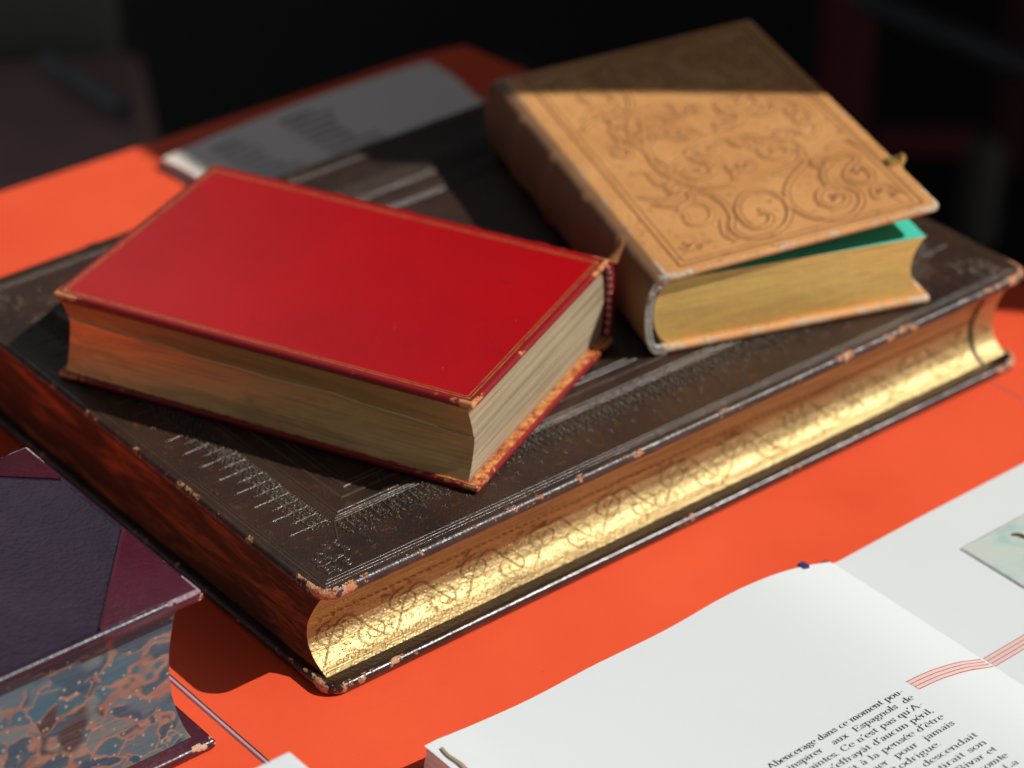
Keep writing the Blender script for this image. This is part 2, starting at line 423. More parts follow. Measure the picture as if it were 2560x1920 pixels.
for yy in (.0016, .0026, Z * .67, Z * .73):
    mb.strip([(x0e + (x1e - x0e) * i / 100, yy) for i in range(101)], .00035, .00012, 0, zf, 1., sub=False)
zv = lambda x, y, h: zf(x, y * .66, h)
per = .036; rnd = random.Random(5)
nper = int((x1e - x0e) / per) + 1
LWD = .0005
stem = []
for i in range(int((x1e - x0e) / .001)):
    x = x0e + .0005 + i * .001; stem.append((x, Z * .38 + .0110 * sin((x - x0e) / per * 2 * pi - 1.3)))
mb.strip(stem, .0006, .0003, 0, zv, 1., sub=False); mb.strip([(a, b + .0011) for a, b in stem], LWD, .0002, 0, zv, 1., sub=False)
clampy = lambda v: max(.0045, min(Z - .0065, v))
for k in range(2 * nper):
    cx = x0e + .0075 + k * per / 2; sg = 1 if k % 2 else -1
    if cx > x1e - .012: break
    cy = Z * .36 - sg * .0045 + .001
    for tt in (1., .91): mb.strip([(a, clampy(b)) for a, b in spiral(cx + .002, cy, .0088 * tt, pi * .5 * sg + pi, 1.5, -sg, 28)], LWD, .00022, 0, zv, 1., sub=False)
    for q in range(12):
        a = rnd.uniform(0, 2*pi); rr = rnd.uniform(.003, .012)
        lx, ly = cx + rr * cos(a), clampy(cy + rr * sin(a))
        if lx < x0e + .003 or lx > x1e - .006: continue
        leaf(mb, lx, ly, a + rnd.uniform(-1, 1), rnd.uniform(.0024, .0042), .00085, .00034, .0002, zv)
    for q in range(14):
        px = cx + rnd.uniform(-.009, .010); py = rnd.uniform(.005, Z - .006)
        if px < x1e - .002 and px > x0e + .001: mb.dot(px, py, .0006, .0002, 0, zv, .9)
    for q in range(5):
        px = cx - .006 + q * .0036
        if px > x0e + .002 and px < x1e - .006:
            leaf(mb, px, .0048, .5, .0036, .0009, .00034, .0002, zv); leaf(mb, px, Z * .80, -.5, .0036, .0009, .00034, .0002, zv)
nd = 150
for i in range(nd):
    x = x0e + (x1e - x0e) * (i + .5) / nd
    mb.dot(x, Z * .70, .0005, .00022, 0, zf, .1, 6)
for i in range(420):
    mb.dot(rnd.uniform(x0e + .003, x1e - .003), Z * rnd.choice((.50, .56, .62, .20, .30, .42)) + rnd.uniform(-.0012, .0012), rnd.uniform(.0003, .0006), .0004, 0, zf, 0., 6)
mb.build('gauffered_tooling', m_giltb, blk)
# thin dark strip over the fore-edge at the right end
mb = MB()
mb.grid([[tuple(fsurf(x, s / 14) + Vector((0, -.0006, 0))) for x in (L - .0215, L - .0195)] for s in range(15)], 0, flip=False)
mb.build('dark_edge_strip', mat_plain('black strip', (.012, .01, .01), .6), blk)

# tooling on the top cover
mb = MB(); zt = lambda x, y, h: (x, y, H + h + .00003)
def rect_line(d, wd, h, d2=None, xl=None):
    a = d; b = d if d2 is None else d2
    pts = [(a, b), (L - a, b), (L - a, W - b), (a, W - b)]
    for i in range(4):
        p, q = pts[i], pts[(i + 1) % 4]; n = 40
        mb.strip([(p[0] + (q[0]-p[0]) * t / n, p[1] + (q[1]-p[1]) * t / n) for t in range(n + 1)], wd, h, 0, zt, 0., sub=False)
rect_line(.0046, .0009, .00035); rect_line(.0062, .0006, .0003); rect_line(.0078, .0004, .0002)
for d in (0, .0014, .0026, .0046): rect_line(.0337 + d, .0008 if d else .0007, .00035 if d else .0003, .0385 + d)
rect_line(.0455, .0016, .0005, .0505); rect_line(.051, .0008, .0005, .056); rect_line(.0535, .0006, .0004, .0585)
def cscroll(x, y, r, a, sg):
    mb.strip(spiral(x, y, r, a, 1.2, sg, 12), r * .28, .00052, 0, zt, 0., sub=False)
def border(n, p0, dvec, nvec, length):
    """filigree along an inner side: dvec along it, nvec outwards to the cover edge"""
    rr = random.Random(n)
    k = int(length / .0062)
    P = lambda u, v: (p0[0] + dvec[0] * u + nvec[0] * v, p0[1] + dvec[1] * u + nvec[1] * v)
    base = math.atan2(nvec[1], nvec[0])
    for i in range(k):
        u = (i + .5) * length / k
        big_ = i % 2
        tip = .0190 if big_ == 0 else .0135
        mb.strip([P(u, .002), P(u, .010), P(u, tip)], .0006, .0004, 0, zt, 0., sub=False)
        for (du, dv) in ((0, tip), (-.0007, tip - .0008), (.0007, tip - .0008), (0, tip + .0011)): mb.dot(*P(u + du, dv), .0004, .00025, 0, zt)
        for sg in (-1, 1):
            for (du, dv, r, a0, s2) in ((.0017, .0020, .0013, 0, 1), (.0016, .0046, .0012, 1.6, -1), (.0015, .0072, .0012, .6, 1), (.0028, .0033, .0009, 2.5, -1), (.0027, .0060, .0009, .5, 1), (.0015, .0098, .0010, 2.5, -1), (.0026, .0088, .0007, 1.5, 1)):
                c = P(u + sg * du, dv + rr.uniform(-.0003, .0003)); cscroll(c[0], c[1], r, base + sg * a0, sg * s2)
            for q in range(16): mb.dot(*P(u + sg * rr.uniform(.0004, .0031), rr.uniform(.0006, .0122)), rr.uniform(.00025, .0004), .0004, 0, zt, n=5)
        mb.dot(*P(u, .0125), .0008, .0004, 0, zt)
ix, iy = .0335, .038
border(1, (ix, iy), (0, 1), (-1, 0), W - 2 * iy)
border(2, (ix, iy), (1, 0), (0, -1), L - 2 * ix)
border(3, (L - ix, iy), (0, 1), (1, 0), W - 2 * iy)
border(4, (ix, W - iy), (1, 0), (0, 1), L - 2 * ix)
for cx, cy, sx2, sy2 in ((.0, .0, 1, 1), (L, 0, -1, 1), (L, W, -1, -1), (0, W, 1, -1)):
    for (a, b, r) in ((.0155, .012, .0026), (.012, .0155, .0026), (.0165, .022, .0032), (.022, .0165, .0032), (.021, .0265, .0022), (.0265, .021, .0022), (.0125, .021, .002), (.021, .0125, .002), (.0178, .0178, .0018), (.025, .0255, .0018)):
        for s3 in (1, -1):
            mb.strip(spiral(cx + sx2 * a, cy + sy2 * b, r, math.atan2(sy2, sx2) + s3, 1.3, s3, 16), .0006, .00045, 0, zt, 0., sub=False)
    mb.strip([(cx + sx2 * a, cy + sy2 * b) for a, b in ((.011, .011), (.016, .0125), (.0175, .017), (.024, .018), (.0275, .0275))], .0006, .0004, 0, zt)
    mb.strip([(cx + sx2 * b, cy + sy2 * a) for a, b in ((.011, .011), (.016, .0125), (.0175, .017), (.024, .018), (.0275, .0275))], .0006, .0004, 0, zt)
    mb.strip([(cx + sx2 * .0275, cy + sy2 * .0275), (cx + sx2 * ix, cy + sy2 * iy)], .0008, .0005, 0, zt, sub=False)
mb.build('blind_tooling', m_blt, big_top)

# ================================================================== RED BOOK
ra = .4305; U = Vector((cos(ra), sin(ra), 0)); V = Vector((-sin(ra), cos(ra), 0))
RL, RW, RH = .1997, .1294, .0421
m_red = N('crimson calf leather', .28, (.42, .002, .006), coat=.35, coat_r=.3, spec=.4)
cr = m_red.mix(m_red.ramp(m_red.noise(16, 5, .6), [(.35, 0.), (.75, 1.)]), (.47, .0006, .004), (.39, .0006, .005))
wr = m_red.attr()
kk = m_red.math('MULTIPLY', wr, m_red.math('ADD', m_red.math('MULTIPLY', m_red.noise(260, 5, .7), .7), m_red.math('MULTIPLY', m_red.noise(50, 3), .5)))
cr = m_red.mix(m_red.ramp(wr, [(.35, 0.), (.8, .75)]), cr, (.20, .012, .015))
cr = m_red.mix(m_red.ramp(kk, [(.72, 0.), (.78, 1.)]), cr, (.6, .26, .1))
cr = m_red.mix(m_red.ramp(m_red.noise(900, 1, .5), [(.80, 0.), (.84, .6)]), cr, (.75, .35, .3))
cr = m_red.mix(m_red.ramp(m_red.vor(34), [(.03, .8), (.06, 0.)]), cr, (.30, .004, .008))
m_red.col(cr); m_red.bump(m_red.noise(900, 4, .6), .00010)
m_red.inp('Roughness', m_red.math('ADD', .24, m_red.math('MULTIPLY', m_red.noise(24, 4), .14)))
m_gold = N('gold tooling', .35, (.72, .42, .13), metallic=.7)
m_gold.col(m_gold.mix(m_gold.ramp(m_gold.noise(300, 4), [(.45, 0.), (.75, 1.)]), (.75, .42, .14), (.4, .12, .05))); m_gold = m_gold.m
m_rfore = gilt('dull gilt page edge', (.84, .54, .21), .33, (.17, .08, .025), .4, metallic=.6, lo=.48, hscale=.7)
m_rend = paper_edge('pale page edges', (.47, .37, .24), (.18, .13, .075), 1500)
o = Vector((.089, .0186, H + .0005)) + V * RL
rb = empty('red_book', o, ra - pi/2, 'crimson leather book with fine gold line border, lying on the brown tooled book', 'book')
mb = MB(); tw = lambda x, y: .0
board(mb, 0, RL, 0, RW + .001, RH - .0034, RH, .0012, .0014, wearcorner=.5)
r_top = mb.build('top_cover', m_red.m, rb)
mb = MB(); board(mb, -.0005, RL + .0022, -.0008, RW + .001, 0, .0034, .0012, .0014, wearcorner=.5)
r_bot = mb.build('bottom_cover', m_red.m, rb)
def rs0(x): return .66 - .11 * x / RL + .018 * sin(x * 60) + .012 * sin(x * 151 + 1)
def rprof(s, x=0):
    s0 = rs0(x); D = .0058
    if s >= s0: return .0009 + D * (1 - ((s - s0) / (1 - s0)) ** 1.3) * .9
    return .0009 + D * max(0, 1 - ((s0 - s) / s0) ** 1.7) + .0002
rblk, rs = text_block(rb, RL, RW, .0035, RH - .0036, .0030, .0045, .005, [m_rfore, m_rend, m_rend], nx=120, prof=rprof)
# lip of gold where the leaves part on the fore-edge
mb = MB(); gx = [.0035 + (RL - .007) * i / 120 for i in range(121)]
lip = []
for dz, dy in ((-.0009, .0000), (-.0003, -.0010), (.0004, -.0008), (.0006, .0004)):
    lip.append([tuple(Vector(rs(x, rs0(x))) + Vector((0, dy * (.6 + .4 * sin(x * 70)), dz))) for x in gx])
mb.grid(lip, 0, smooth=True)
mb.build('parted_leaves', gilt('bright gold lip', (.85, .66, .34), .3, (.2, .1, .03), .4, metallic=.6), rblk)
spine(rb, RL, RW, .0004, RH - .0004, .0075, m_red.m, thick=.0016, bands=5, flat=.55)
# headbands: beaded roll between block and spine
m_hb = N('red and pink headband', .6, (.5, .1, .1))
wv_ = m_hb.n('ShaderNodeTexWave'); wv_.bands_direction = 'Z'; wv_.inputs['Scale'].default_value = 85
m_hb.l(m_hb.tc.outputs['Object'], wv_.inputs['Vector']); m_hb.col(m_hb.ramp(wv_.outputs['Fac'], [(.35, (.3, .02, .03)), (.6, (.65, .3, .28))]))
def headband(parent, Lx, yb, z0, z1, outw, mat, rad=.0013, inset=.0015):
    for xx in (inset, Lx - inset):
        mb = MB(); rows = []
        n = 34
        for i in range(n + 1):
            t = i / n; a = -pi/2 + pi * t; y = yb + outw * abs(cos(a)) ** .6; z = (z0+z1)/2 + (z1-z0)/2 * sin(a)
            r = rad * (1 + .18 * sin(i * 2.4))
            rows.append([(xx + r * cos(2*pi*k/8), y + r * sin(2*pi*k/8) * .6, z + r * .3 * sin(2*pi*k/8)) for k in range(8)])
        mb.grid(rows, 0, closeU=True, flip=True)
        mb.build('headband', mat, parent)
headband(rb, RL, RW - .001, .004, RH - .004, .0042, m_hb.m)
# gold fillets on the top cover
mb = MB(); zr = lambda x, y, h: (x, y, RH + h + .00003)
for d, wd in ((.0032, .00055), (.0046, .0004)):
    q = [(d, d), (RL - d, d), (RL - d, RW - d - .001), (d, RW - d - .001), (d, d)]
    for i in range(4): mb.strip([q[i], q[i + 1]], wd, .00008, 0, zr, sub=False)
for a in (.0039, RL - .0039):
    for b_ in (.0039, RW - .0049): mb.dot(a, b_, .0012, .0002, 0, zr)
mb.build('gold_border', m_gold, r_top)
# gold dentelle on the turn-in of the bottom cover
m_dent = N('gold flecked turn-in', .5, (.5, .2, .06), metallic=.15)
m_dent.col(m_dent.ramp(m_dent.noise(420, 5, .7), [(.38, (.30, .03, .015)), (.5, (.62, .2, .05)), (.66, (.85, .5, .18))])); m_dent.bump(m_dent.noise(700, 3), .0002)
mb = MB(); e = .0004
zz = .00352
for (a, b2, c, d) in ((e, 0, RL + .0012, .0040), (RL - .0035, .0041, RL + .0012, RW), (e, .0041, .0035, RW)):
    i = [mb.vert((a, b2, zz)), mb.vert((c, b2, zz)), mb.vert((c, d, zz)), mb.vert((a, d, zz))]; mb.face(i, 0, False)
mb.build('gilt_turn_in', m_dent.m, r_bot)
# torn scrap of leather at the head cap
mb = MB()
tp = [(RL - .001, RW + .0055, RH - .004), (RL - .0005, RW + .009, RH - .001), (RL + .001, RW + .0105, RH + .003), (RL + .0002, RW + .012, RH + .0055)]
for dz in (0,):
    rows = []
    for i, p in enumerate(tp): wd = (.0022, .0019, .0013, .0005)[i]; rows.append([(p[0] - wd, p[1], p[2]), (p[0], p[1] - .0006, p[2] + .0003), (p[0] + wd, p[1], p[2])])
    mb.grid(rows, 0); mb.grid([[(a, b2 - .0006, c) for a, b2, c in r] for r in rows], 0, flip=True)
mb.build('torn_flap', mat_plain('torn orange leather', (.42, .17, .06), .8), rb)

# ================================================================== TAN BOOK
m_tan = leather('tan calf leather', (.62, .275, .088), (.84, .42, .152), (.70, .52, .36), rough=.55, coat=.12, wear_lo=.74, grain=700, graind=.0002, spot=(.42, .19, .07))
m_tans = leather('shaded tan spine leather', (.20, .095, .04), (.34, .17, .075), (.45, .40, .34), rough=.5, coat=.2, wear_lo=.62, grain=700)  # tan made darker in the colour for the shaded spine
m_tgilt = gilt('old gold head edge', (.98, .64, .19), .5, (.48, .25, .07), .5, metallic=.3, lo=.5, hscale=.5)
m_burn = mat_plain('burnt brown tooling', (.29, .12, .035), .6, .3, 200)
m_leaf = mat_plain('turquoise endpaper', (.06, .62, .44), .7, .06, 30, bump=.00005)
ta = math.atan2(.9455, .3256); TL, TW = .2065, .1305
tn = empty('tan_book', (.3415, .0075, H + .0005), ta, 'light tan leather book with scroll tooling and lifted cover, on the big brown book', 'book')
tilt = lambda y: .050 - .011 * max(0, y) / TW
wt = lambda x, y: (tilt(y) - .050)
mb = MB(); board(mb, 0, TL, -.001, TW, .050 - .0034, .050, .004, .0015, warp=wt, wearcorner=.9)
t_top = mb.build('top_cover', m_tan, tn)
mb = MB(); board(mb, 0, TL, 0, TW, 0, .0038, .003, .0017, wearcorner=.6)
mb.build('bottom_cover', m_tan, tn)
tz = lambda x, y: -.0022 * (1 - max(0, y) / TW)
tblk, ts = text_block(tn, TL, TW, .0039, .0352, .0035, .0065, .007, [m_tgilt, m_tgilt, m_leaf], zs=tz)
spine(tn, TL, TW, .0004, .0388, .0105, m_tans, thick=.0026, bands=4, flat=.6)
headband(tn, TL, TW + .0005, .004, .0345, .0052, mat_plain('grey blue headband', (.38, .42, .42), .8, .4, 300), rad=.0016)
zt2 = lambda x, y, h: (x, y, .050 + wt(x, y) + h + .00004)
mb = MB()
def tframe(d, wd):
    q = [(d, d), (TL - d, d), (TL - d, TW - d - .004), (d, TW - d - .004), (d, d)]
    for i in range(4):
        a, b2 = q[i], q[i + 1]; mb.strip([(a[0] + (b2[0]-a[0]) * t / 20, a[1] + (b2[1]-a[1]) * t / 20) for t in range(21)], wd, .00025, 0, zt2, sub=False)
tframe(.0055, .0010); tframe(.0085, .0005)
S = {'A': [(0.0607, 0.0896), (0.056, 0.0856), (0.046, 0.0832), (0.0333, 0.0846), (0.0235, 0.0889), (0.0132, 0.0852), (0.0124, 0.0725), (0.0215, 0.0624), (0.0363, 0.058), (0.0475, 0.0626), (0.0487, 0.0718), (0.0402, 0.0792), (0.0293, 0.0816), (0.0199, 0.0798), (0.02, 0.0732), (0.0263, 0.0692), (0.0316, 0.0722)],
'A2': [(0.0334, 0.0893), (0.0211, 0.0935), (0.0138, 0.0908)],
'B': [(0.0768, 0.0383), (0.072, 0.0343), (0.0623, 0.0357), (0.0544, 0.0448), (0.0439, 0.0536), (0.0311, 0.0574), (0.0189, 0.0552), (0.0114, 0.0479), (0.0103, 0.0376), (0.0184, 0.0289), (0.0282, 0.0266), (0.0359, 0.0315), (0.0365, 0.0397), (0.0293, 0.0449), (0.0211, 0.0433), (0.02, 0.0366), (0.0264, 0.0323), (0.0309, 0.0362)],
'C': [(0.0438, 0.0203), (0.0478, 0.0159), (0.0407, 0.0144), (0.0341, 0.0164), (0.0332, 0.0217), (0.0393, 0.0262), (0.0474, 0.0223), (0.0535, 0.0144), (0.0597, 0.0164), (0.0573, 0.0263), (0.0486, 0.034), (0.0379, 0.0354), (0.0333, 0.029), (0.0242, 0.0261)],
'D': [(0.1462, 0.1117), (0.153, 0.104), (0.1508, 0.0947), (0.1417, 0.0933)],
'E': [(0.1372, 0.0901), (0.1243, 0.0965), (0.1083, 0.0967), (0.0932, 0.0931), (0.0778, 0.0885), (0.071, 0.0853)],
'F': [(0.0891, 0.1095), (0.0885, 0.1036), (0.0753, 0.1029), (0.0711, 0.0998), (0.0752, 0.0956)],
'G': [(0.0692, 0.1151), (0.0629, 0.108), (0.0608, 0.0993), (0.0654, 0.0937)],
'H': [(0.0719, 0.0775), (0.0787, 0.0709), (0.0739, 0.0668), (0.063, 0.0704), (0.0615, 0.0771)],
'I': [(0.0486, 0.1043), (0.0526, 0.0979), (0.0489, 0.091), (0.0394, 0.0915), (0.033, 0.0978), (0.0361, 0.1037), (0.0451, 0.1023)],
'J': [(0.0206, 0.1149), (0.0166, 0.1119), (0.0209, 0.1066), (0.0188, 0.1004)],
'K': [(0.0172, 0.0222), (0.0261, 0.0203), (0.027, 0.0125), (0.018, 0.0096)],
'L': [(0.0809, 0.0264), (0.0873, 0.0184), (0.1014, 0.0144), (0.1113, 0.0174)],
'M': [(0.0682, 0.0224), (0.0734, 0.0124), (0.0659, 0.0084)]}
ridge = MB()
def emb(p, w0=.0034, w1=.0019):
    mb.strip(p, w0, .00006, 0, zt2); ridge.strip(p, w1, .00055, 0, lambda x, y, h: zt2(x, y, h + .00008))
for k, p in S.items():
    if k == 'H': p = p[:4]
    emb(p, .0036 if k in 'ABC' else .0030); emb([(TL - x, y) for x, y in p], .0034)
cxm, cym = TL / 2, (TW - .004) / 2
for sx3 in (1, -1):
    for sy3 in (1, -1):
        q = lambda u, v: (cxm + sx3 * u, cym + sy3 * v)
        for (u, v, rr_, a0, tn_) in ((.010, .010, .0085, 0, 1.3), (.026, .020, .0095, 2.2, 1.4), (.030, .002, .0065, 4.0, 1.2), (.014, .030, .0070, 1.0, 1.2), (.006, .044, .0055, 3.0, 1.1), (.046, .034, .0065, 1.5, 1.2)):
            if sy3 > 0 and v > .025 and sx3 < 0: continue
            emb([q(a, b2) for a, b2 in spiral(u, v, rr_, a0, tn_, 1, 16)], .0032, .0017)
        emb([q(.004, .002), q(.012, .022), q(.024, .032), q(.040, .024), q(.044, .010)], .0030, .0016)
for p in ((.031, .0705), (.0275, .0375), (.044, .018), (.020, .111), (.017, .106), (.072, .099), (.066, .1), (.0185, .013), (.024, .017)):
    for dx, dy in ((0, 0), (.0022, .0012), (-.0015, .0018)):
        mb.dot(p[0] + dx, p[1] + dy, .0012, .0002, 0, zt2); mb.dot(TL - p[0] - dx, p[1] + dy, .0012, .0002, 0, zt2)
mb.build('scroll_tooling', m_burn, t_top)
ridge.build('raised_scrolls', m_tan, t_top)
# brass clasp
m_brass = N('worn brass', .38, (.85, .62, .2), metallic=.8).m
mb = MB(); zc = .0503
mb.box((.0405, -.0026, zc - .0035), (.0475, -.0008, zc + .0008)); mb.box((.0410, -.0008, zc + .0001), (.0470, .0045, zc + .0008)); mb.box((.0425, -.0046, zc - .001), (.0458, -.0026, zc + .0026))
cl = mb.build('brass_clasp', m_brass, tn)
bm = bmesh.new(); bm.from_mesh(cl.data); bmesh.ops.bevel(bm, geom=bm.edges[:], offset=.0004, segments=2, affect='EDGES'); bm.to_mesh(cl.data); bm.free()

# ================================================================== PURPLE HALF-LEATHER BOOK
PL, PW, PH = .1255, .118, .0752
m_pur = leather('dark purple morocco', (.013, .006, .019), (.030, .012, .034), (.30, .2, .25), rough=.36, coat=.25, wear_lo=.95, grain=520, graind=.0002, coat_r=.25)
m_mar = leather('maroon corner leather', (.055, .006, .016), (.085, .010, .022), (.62, .36, .22), rough=.38, coat=.25, wear_lo=.95, grain=560, graind=.00025, coat_r=.25)
mar = N('marbled page edges', .45, (.5,.4,.3), spec=.4, coat=.2, coat_r=.3)
dn = mar.n('ShaderNodeTexNoise'); dn.inputs['Scale'].default_value = 60; dn.inputs['Detail'].default_value = 2; mar.l(mar.tc.outputs['Object'], dn.inputs['Vector'])
vm = mar.n('ShaderNodeVectorMath'); vm.operation = 'MULTIPLY_ADD'; mar.l(dn.outputs['Color'], vm.inputs[0]); vm.inputs[1].default_value = (.022, .022, .022)
mp = mar.map((1, .62, 1.2)); mar.l(mp, vm.inputs[2])
STP = [(.0, (.018, .10, .16)), (.28, (.035, .17, .24)), (.52, (.17, .25, .25)), (.66, (.055, .045, .045)), (.70, (.10, .20, .25)), (.90, (.26, .30, .27)), (.97, (.38, .19, .14))]
def cells(sc_):
    e = mar.vor(sc_, vm.outputs[0], 'DISTANCE_TO_EDGE'); cl = mar.vor(sc_, vm.outputs[0], 'F1', 'Color')
    sep = mar.n('ShaderNodeSeparateColor'); mar.l(cl, sep.inputs[0]); return e, mar.ramp(sep.outputs[0], STP, 'CONSTANT')
e1, c1 = cells(54); e2, c2_ = cells(105)
pick = mar.ramp(mar.noise(34, 2), [(.50, 0.), (.54, 1.)])
edge = mar.math('ADD', mar.math('MULTIPLY', e1, mar.math('SUBTRACT', 1., pick)), mar.math('MULTIPLY', e2, pick)); cellc = mar.mix(pick, c1, c2_)
cellc = mar.mix(mar.ramp(mar.noise(1, 4, .7, vec=mar.map((26, 26, 260))), [(.5, 0.), (.7, .4)]), cellc, (.14, .25, .27))
vein = mar.ramp(mar.noise(90, 3), [(.3, (.40, .17, .11)), (.7, (.47, .32, .21))])
mc = mar.mix(mar.ramp(edge, [(.02, .85), (.08, 0.)]), cellc, vein)
mc = mar.mix(mar.ramp(mar.vor(240), [(.13, .8), (.2, 0.)]), mc, (.55, .52, .38))
mc = mar.mix(mar.ramp(mar.noise(1, 3, .7, vec=mar.map((12, 12, 1800))), [(.46, 0.), (.62, .6)]), mc, (.12, .14, .14))
mar.col(mc); mar.bump(mar.noise(1, 4, .7, vec=mar.map((12, 12, 1800))), .00025)
pb = empty('half_leather_book', (-.0500, .0045, .0003), pi/2, 'thick dark purple and maroon book with blue marbled page edges, at the lower left', 'book')
mb = MB(); board(mb, 0, PL, 0, PW, PH - .0042, PH, .0012, .0018, wearcorner=1.2)
p_top = mb.build('top_cover', m_pur, pb)
mb = MB(); board(mb, -.001, PL, -.001, PW, 0, .0044, .0015, .0019, wearcorner=.6); mb.build('bottom_cover', m_mar, pb)
text_block(pb, PL, PW, .0045, PH - .0043, .006, .0075, .008, [mar.m, mar.m, m_pap])
spine(pb, PL, PW, .0006, PH - .0006, .012, m_mar, bands=4)
# maroon leather corners, wrapped over the cover with a raised ridge
for sgn, x0 in ((1, 0), (-1, PL)):
    mb = MB()
    tri = [(.0, .0), (.051 if sgn > 0 else .029, 0), (.0, .043 if sgn > 0 else .03)]
    P = [(x0 + sgn * a, b2, PH + .00035) for a, b2 in tri]
    inn = lambda q: q
    rows = [(x0 + sgn * .0022, .0022), (x0 + sgn * tri[1][0], .0022), (x0 + sgn * .0022, tri[2][1])]
    i0 = [mb.vert((x, y, PH + .0003), .25 if k else .95) for k, (x, y) in enumerate(rows)]
    ks = [((x0 + sgn * -.0002), -.0002), (x0 + sgn * tri[1][0], -.0002), (x0 - sgn * .0002, tri[2][1])]
    i1 = [mb.vert((x, y, PH - .0016), .5 if k else 1.15) for k, (x, y) in enumerate(ks)]
    i2 = [mb.vert((x, y, PH - .0042), .4 if k else 1.2) for k, (x, y) in enumerate(ks)]
    im = [mb.vert(((a[0] + b2[0]) / 2 - (0 if k else 0), (a[1] + b2[1]) / 2, PH - .0004), .6 if k else 1.15) for k, (a, b2) in enumerate(zip(rows, ks))]
    fl = sgn < 0
    def F(ids): mb.face(ids[::-1] if fl else ids, 0, True)
    F((i0[0], i0[1], i0[2]))
    F((i0[1], i0[0], im[0], im[1])); F((i0[0], i0[2], im[2], im[0])); F((im[1], im[0], i1[0], i1[1])); F((im[0], im[2], i1[2], i1[0]))
    F((i1[1], i1[0], i2[0], i2[1])); F((i1[0], i1[2], i2[2], i2[0]))
    a, b2 = rows[1], rows[2]
    mb.strip([(a[0] + (b2[0]-a[0]) * t / 8, a[1] + (b2[1]-a[1]) * t / 8) for t in range(9)], .0016, .0010, 0, lambda x, y, h: (x, y, PH + .0003 + h), .5, sub=False)
    if sgn < 0: pass
    mb.build('leather_corner', m_mar, p_top)

# ================================================================== OPEN WHITE BOOK
m_pg = page('white page'); m_pg2 = page('cream white page edge', (.78, .77, .73))
m_ink = N('black ink', .6, (.035, .045, .055)).m
m_rink = N('red ink', .6, (.62, .13, .1)).m; m_rtint = N('pale pink ink', .6, (.80, .62, .58)).m
m_brn = mat_plain('brown photographic cover', (.13, .07, .04), .35, .5, 90)
ob = empty('open_book', (0, 0, 0), 0, 'open white book with black text and red curved lines, in front of the brown book', 'book')
def interp(tab, x):
    if x <= tab[0][0]: return tab[0][1]
    for (a, za), (b2, zb) in zip(tab, tab[1:]):
        if x <= b2: t = (x - a) / (b2 - a); t2 = t; return za + (zb - za) * t2
    return tab[-1][1]
TABL = [(.003, .0134), (.02, .0126), (.043, .0120), (.07, .0115), (.097, .0114), (.134, .0120), (.155, .0126), (.169, .0127), (.18, .0121), (.1875, .0112), (.197, .0092), (.205, .0070), (.211, .0046), (.2160, .0028), (.2180, .0025)]
TABR = [(.2180, .0025), (.223, .0026), (.231, .0028), (.25, .0033), (.2726, .0038), (.30, .0040), (.334, .0042), (.40, .0040)]
def zpage(x): return interp(TABL, x) if x < .218 else interp(TABR, x)
YT, YB = -.0605, -.31
skew = lambda x, y: y
def leafsheet(name, x0, x1, off, mat, ytop, ybot, label=None, dx=0, curl=0):
    mb = MB(); nx = 70
    top = [[(x0 + (x1-x0) * i / nx, ytop + (ybot-ytop) * j / 10, zpage(x0 + (x1-x0) * i / nx) + off) for j in range(11)] for i in range(nx + 1)]
    mb.grid(top, 0, flip=True); return mb, top
# left page block, solid down to the board
def block(name, x0, x1, ytop, ybot, zb, mats, lay):
    mb = MB(); nx = 60
    f = lambda x: zpage(x)
    g = [[(x0 + (x1-x0)*i/nx, ytop + (ybot-ytop)*j/12, f(x0 + (x1-x0)*i/nx)) for j in range(13)] for i in range(nx + 1)]
    mb.grid(g, 0, flip=True)
    for j in (0, 12):
        rows = [[(x0 + (x1-x0)*i/nx + (0 if k == 4 else 0), g[i][j][1] - (4-k) * lay * (1 if j == 0 else -1), zb + (g[i][j][2] - zb) * k / 4) for i in range(nx + 1)] for k in range(5)]
        rows[-1] = [g[i][j] for i in range(nx + 1)]
        mb.grid(rows, 1, flip=(j == 12))
    for i in (0, nx):
        rows = [[(g[i][0][0] - (4-k) * .0006 * (1 if i == 0 else -1) , g[i][j][1], zb + (g[i][j][2] - zb) * k / 4) for j in range(13)] for k in range(5)]
        rows[-1] = [g[i][j] for j in range(13)]
        mb.grid(rows, 1, flip=(i == 0))
    return mb.build(name, mats, ob)
m_pe = paper_edge('white page block edges', (.74, .72, .68), (.5, .48, .45), 1400)
lp = block('left_pages', .0035, .218, YT, YB, .0018, [m_pg, m_pe], .0002)
rp = block('right_pages', .2181, .42, YT - .0004, YB, .0016, [m_pg, m_pe], .0001)
# loose upper leaf with its curled corner
mb = MB()
rows = []
for i in range(31):
    x = .0028 + (.2165 - .0028) * i / 30
    rows.append([(x, YT + .0006 + .0005 * sin(x * 90) * (1 - j / 12) + (YB - YT) * j / 12, zpage(x) + .0004 + .0012 * math.exp(-((x - .006) / .012) ** 2) * (1 - .3 * sin(j))) for j in range(13)])
mb.grid(rows, 0, flip=True)
mb.build('loose_leaf', m_pg, ob)
mb = MB(); mb.box((-.0008, YB - .003, .0003), (.2179, YT + .0045, .0016)); mb.box((.2182, YB - .003, .0003), (.425, YT - .001, .0014))
mb.build('cover', m_brn, ob)
mb = MB()
mb.grid([[(.196 + i * .0012, YT + .0005 + .004 * max(0, 1 - i / 9.) * 0 + (.0018 if i > 3 else 0), zz2) for zz2 in (.0016, .0045 + (.006 * (1 - i / 9)))] for i in range(10)], 0)
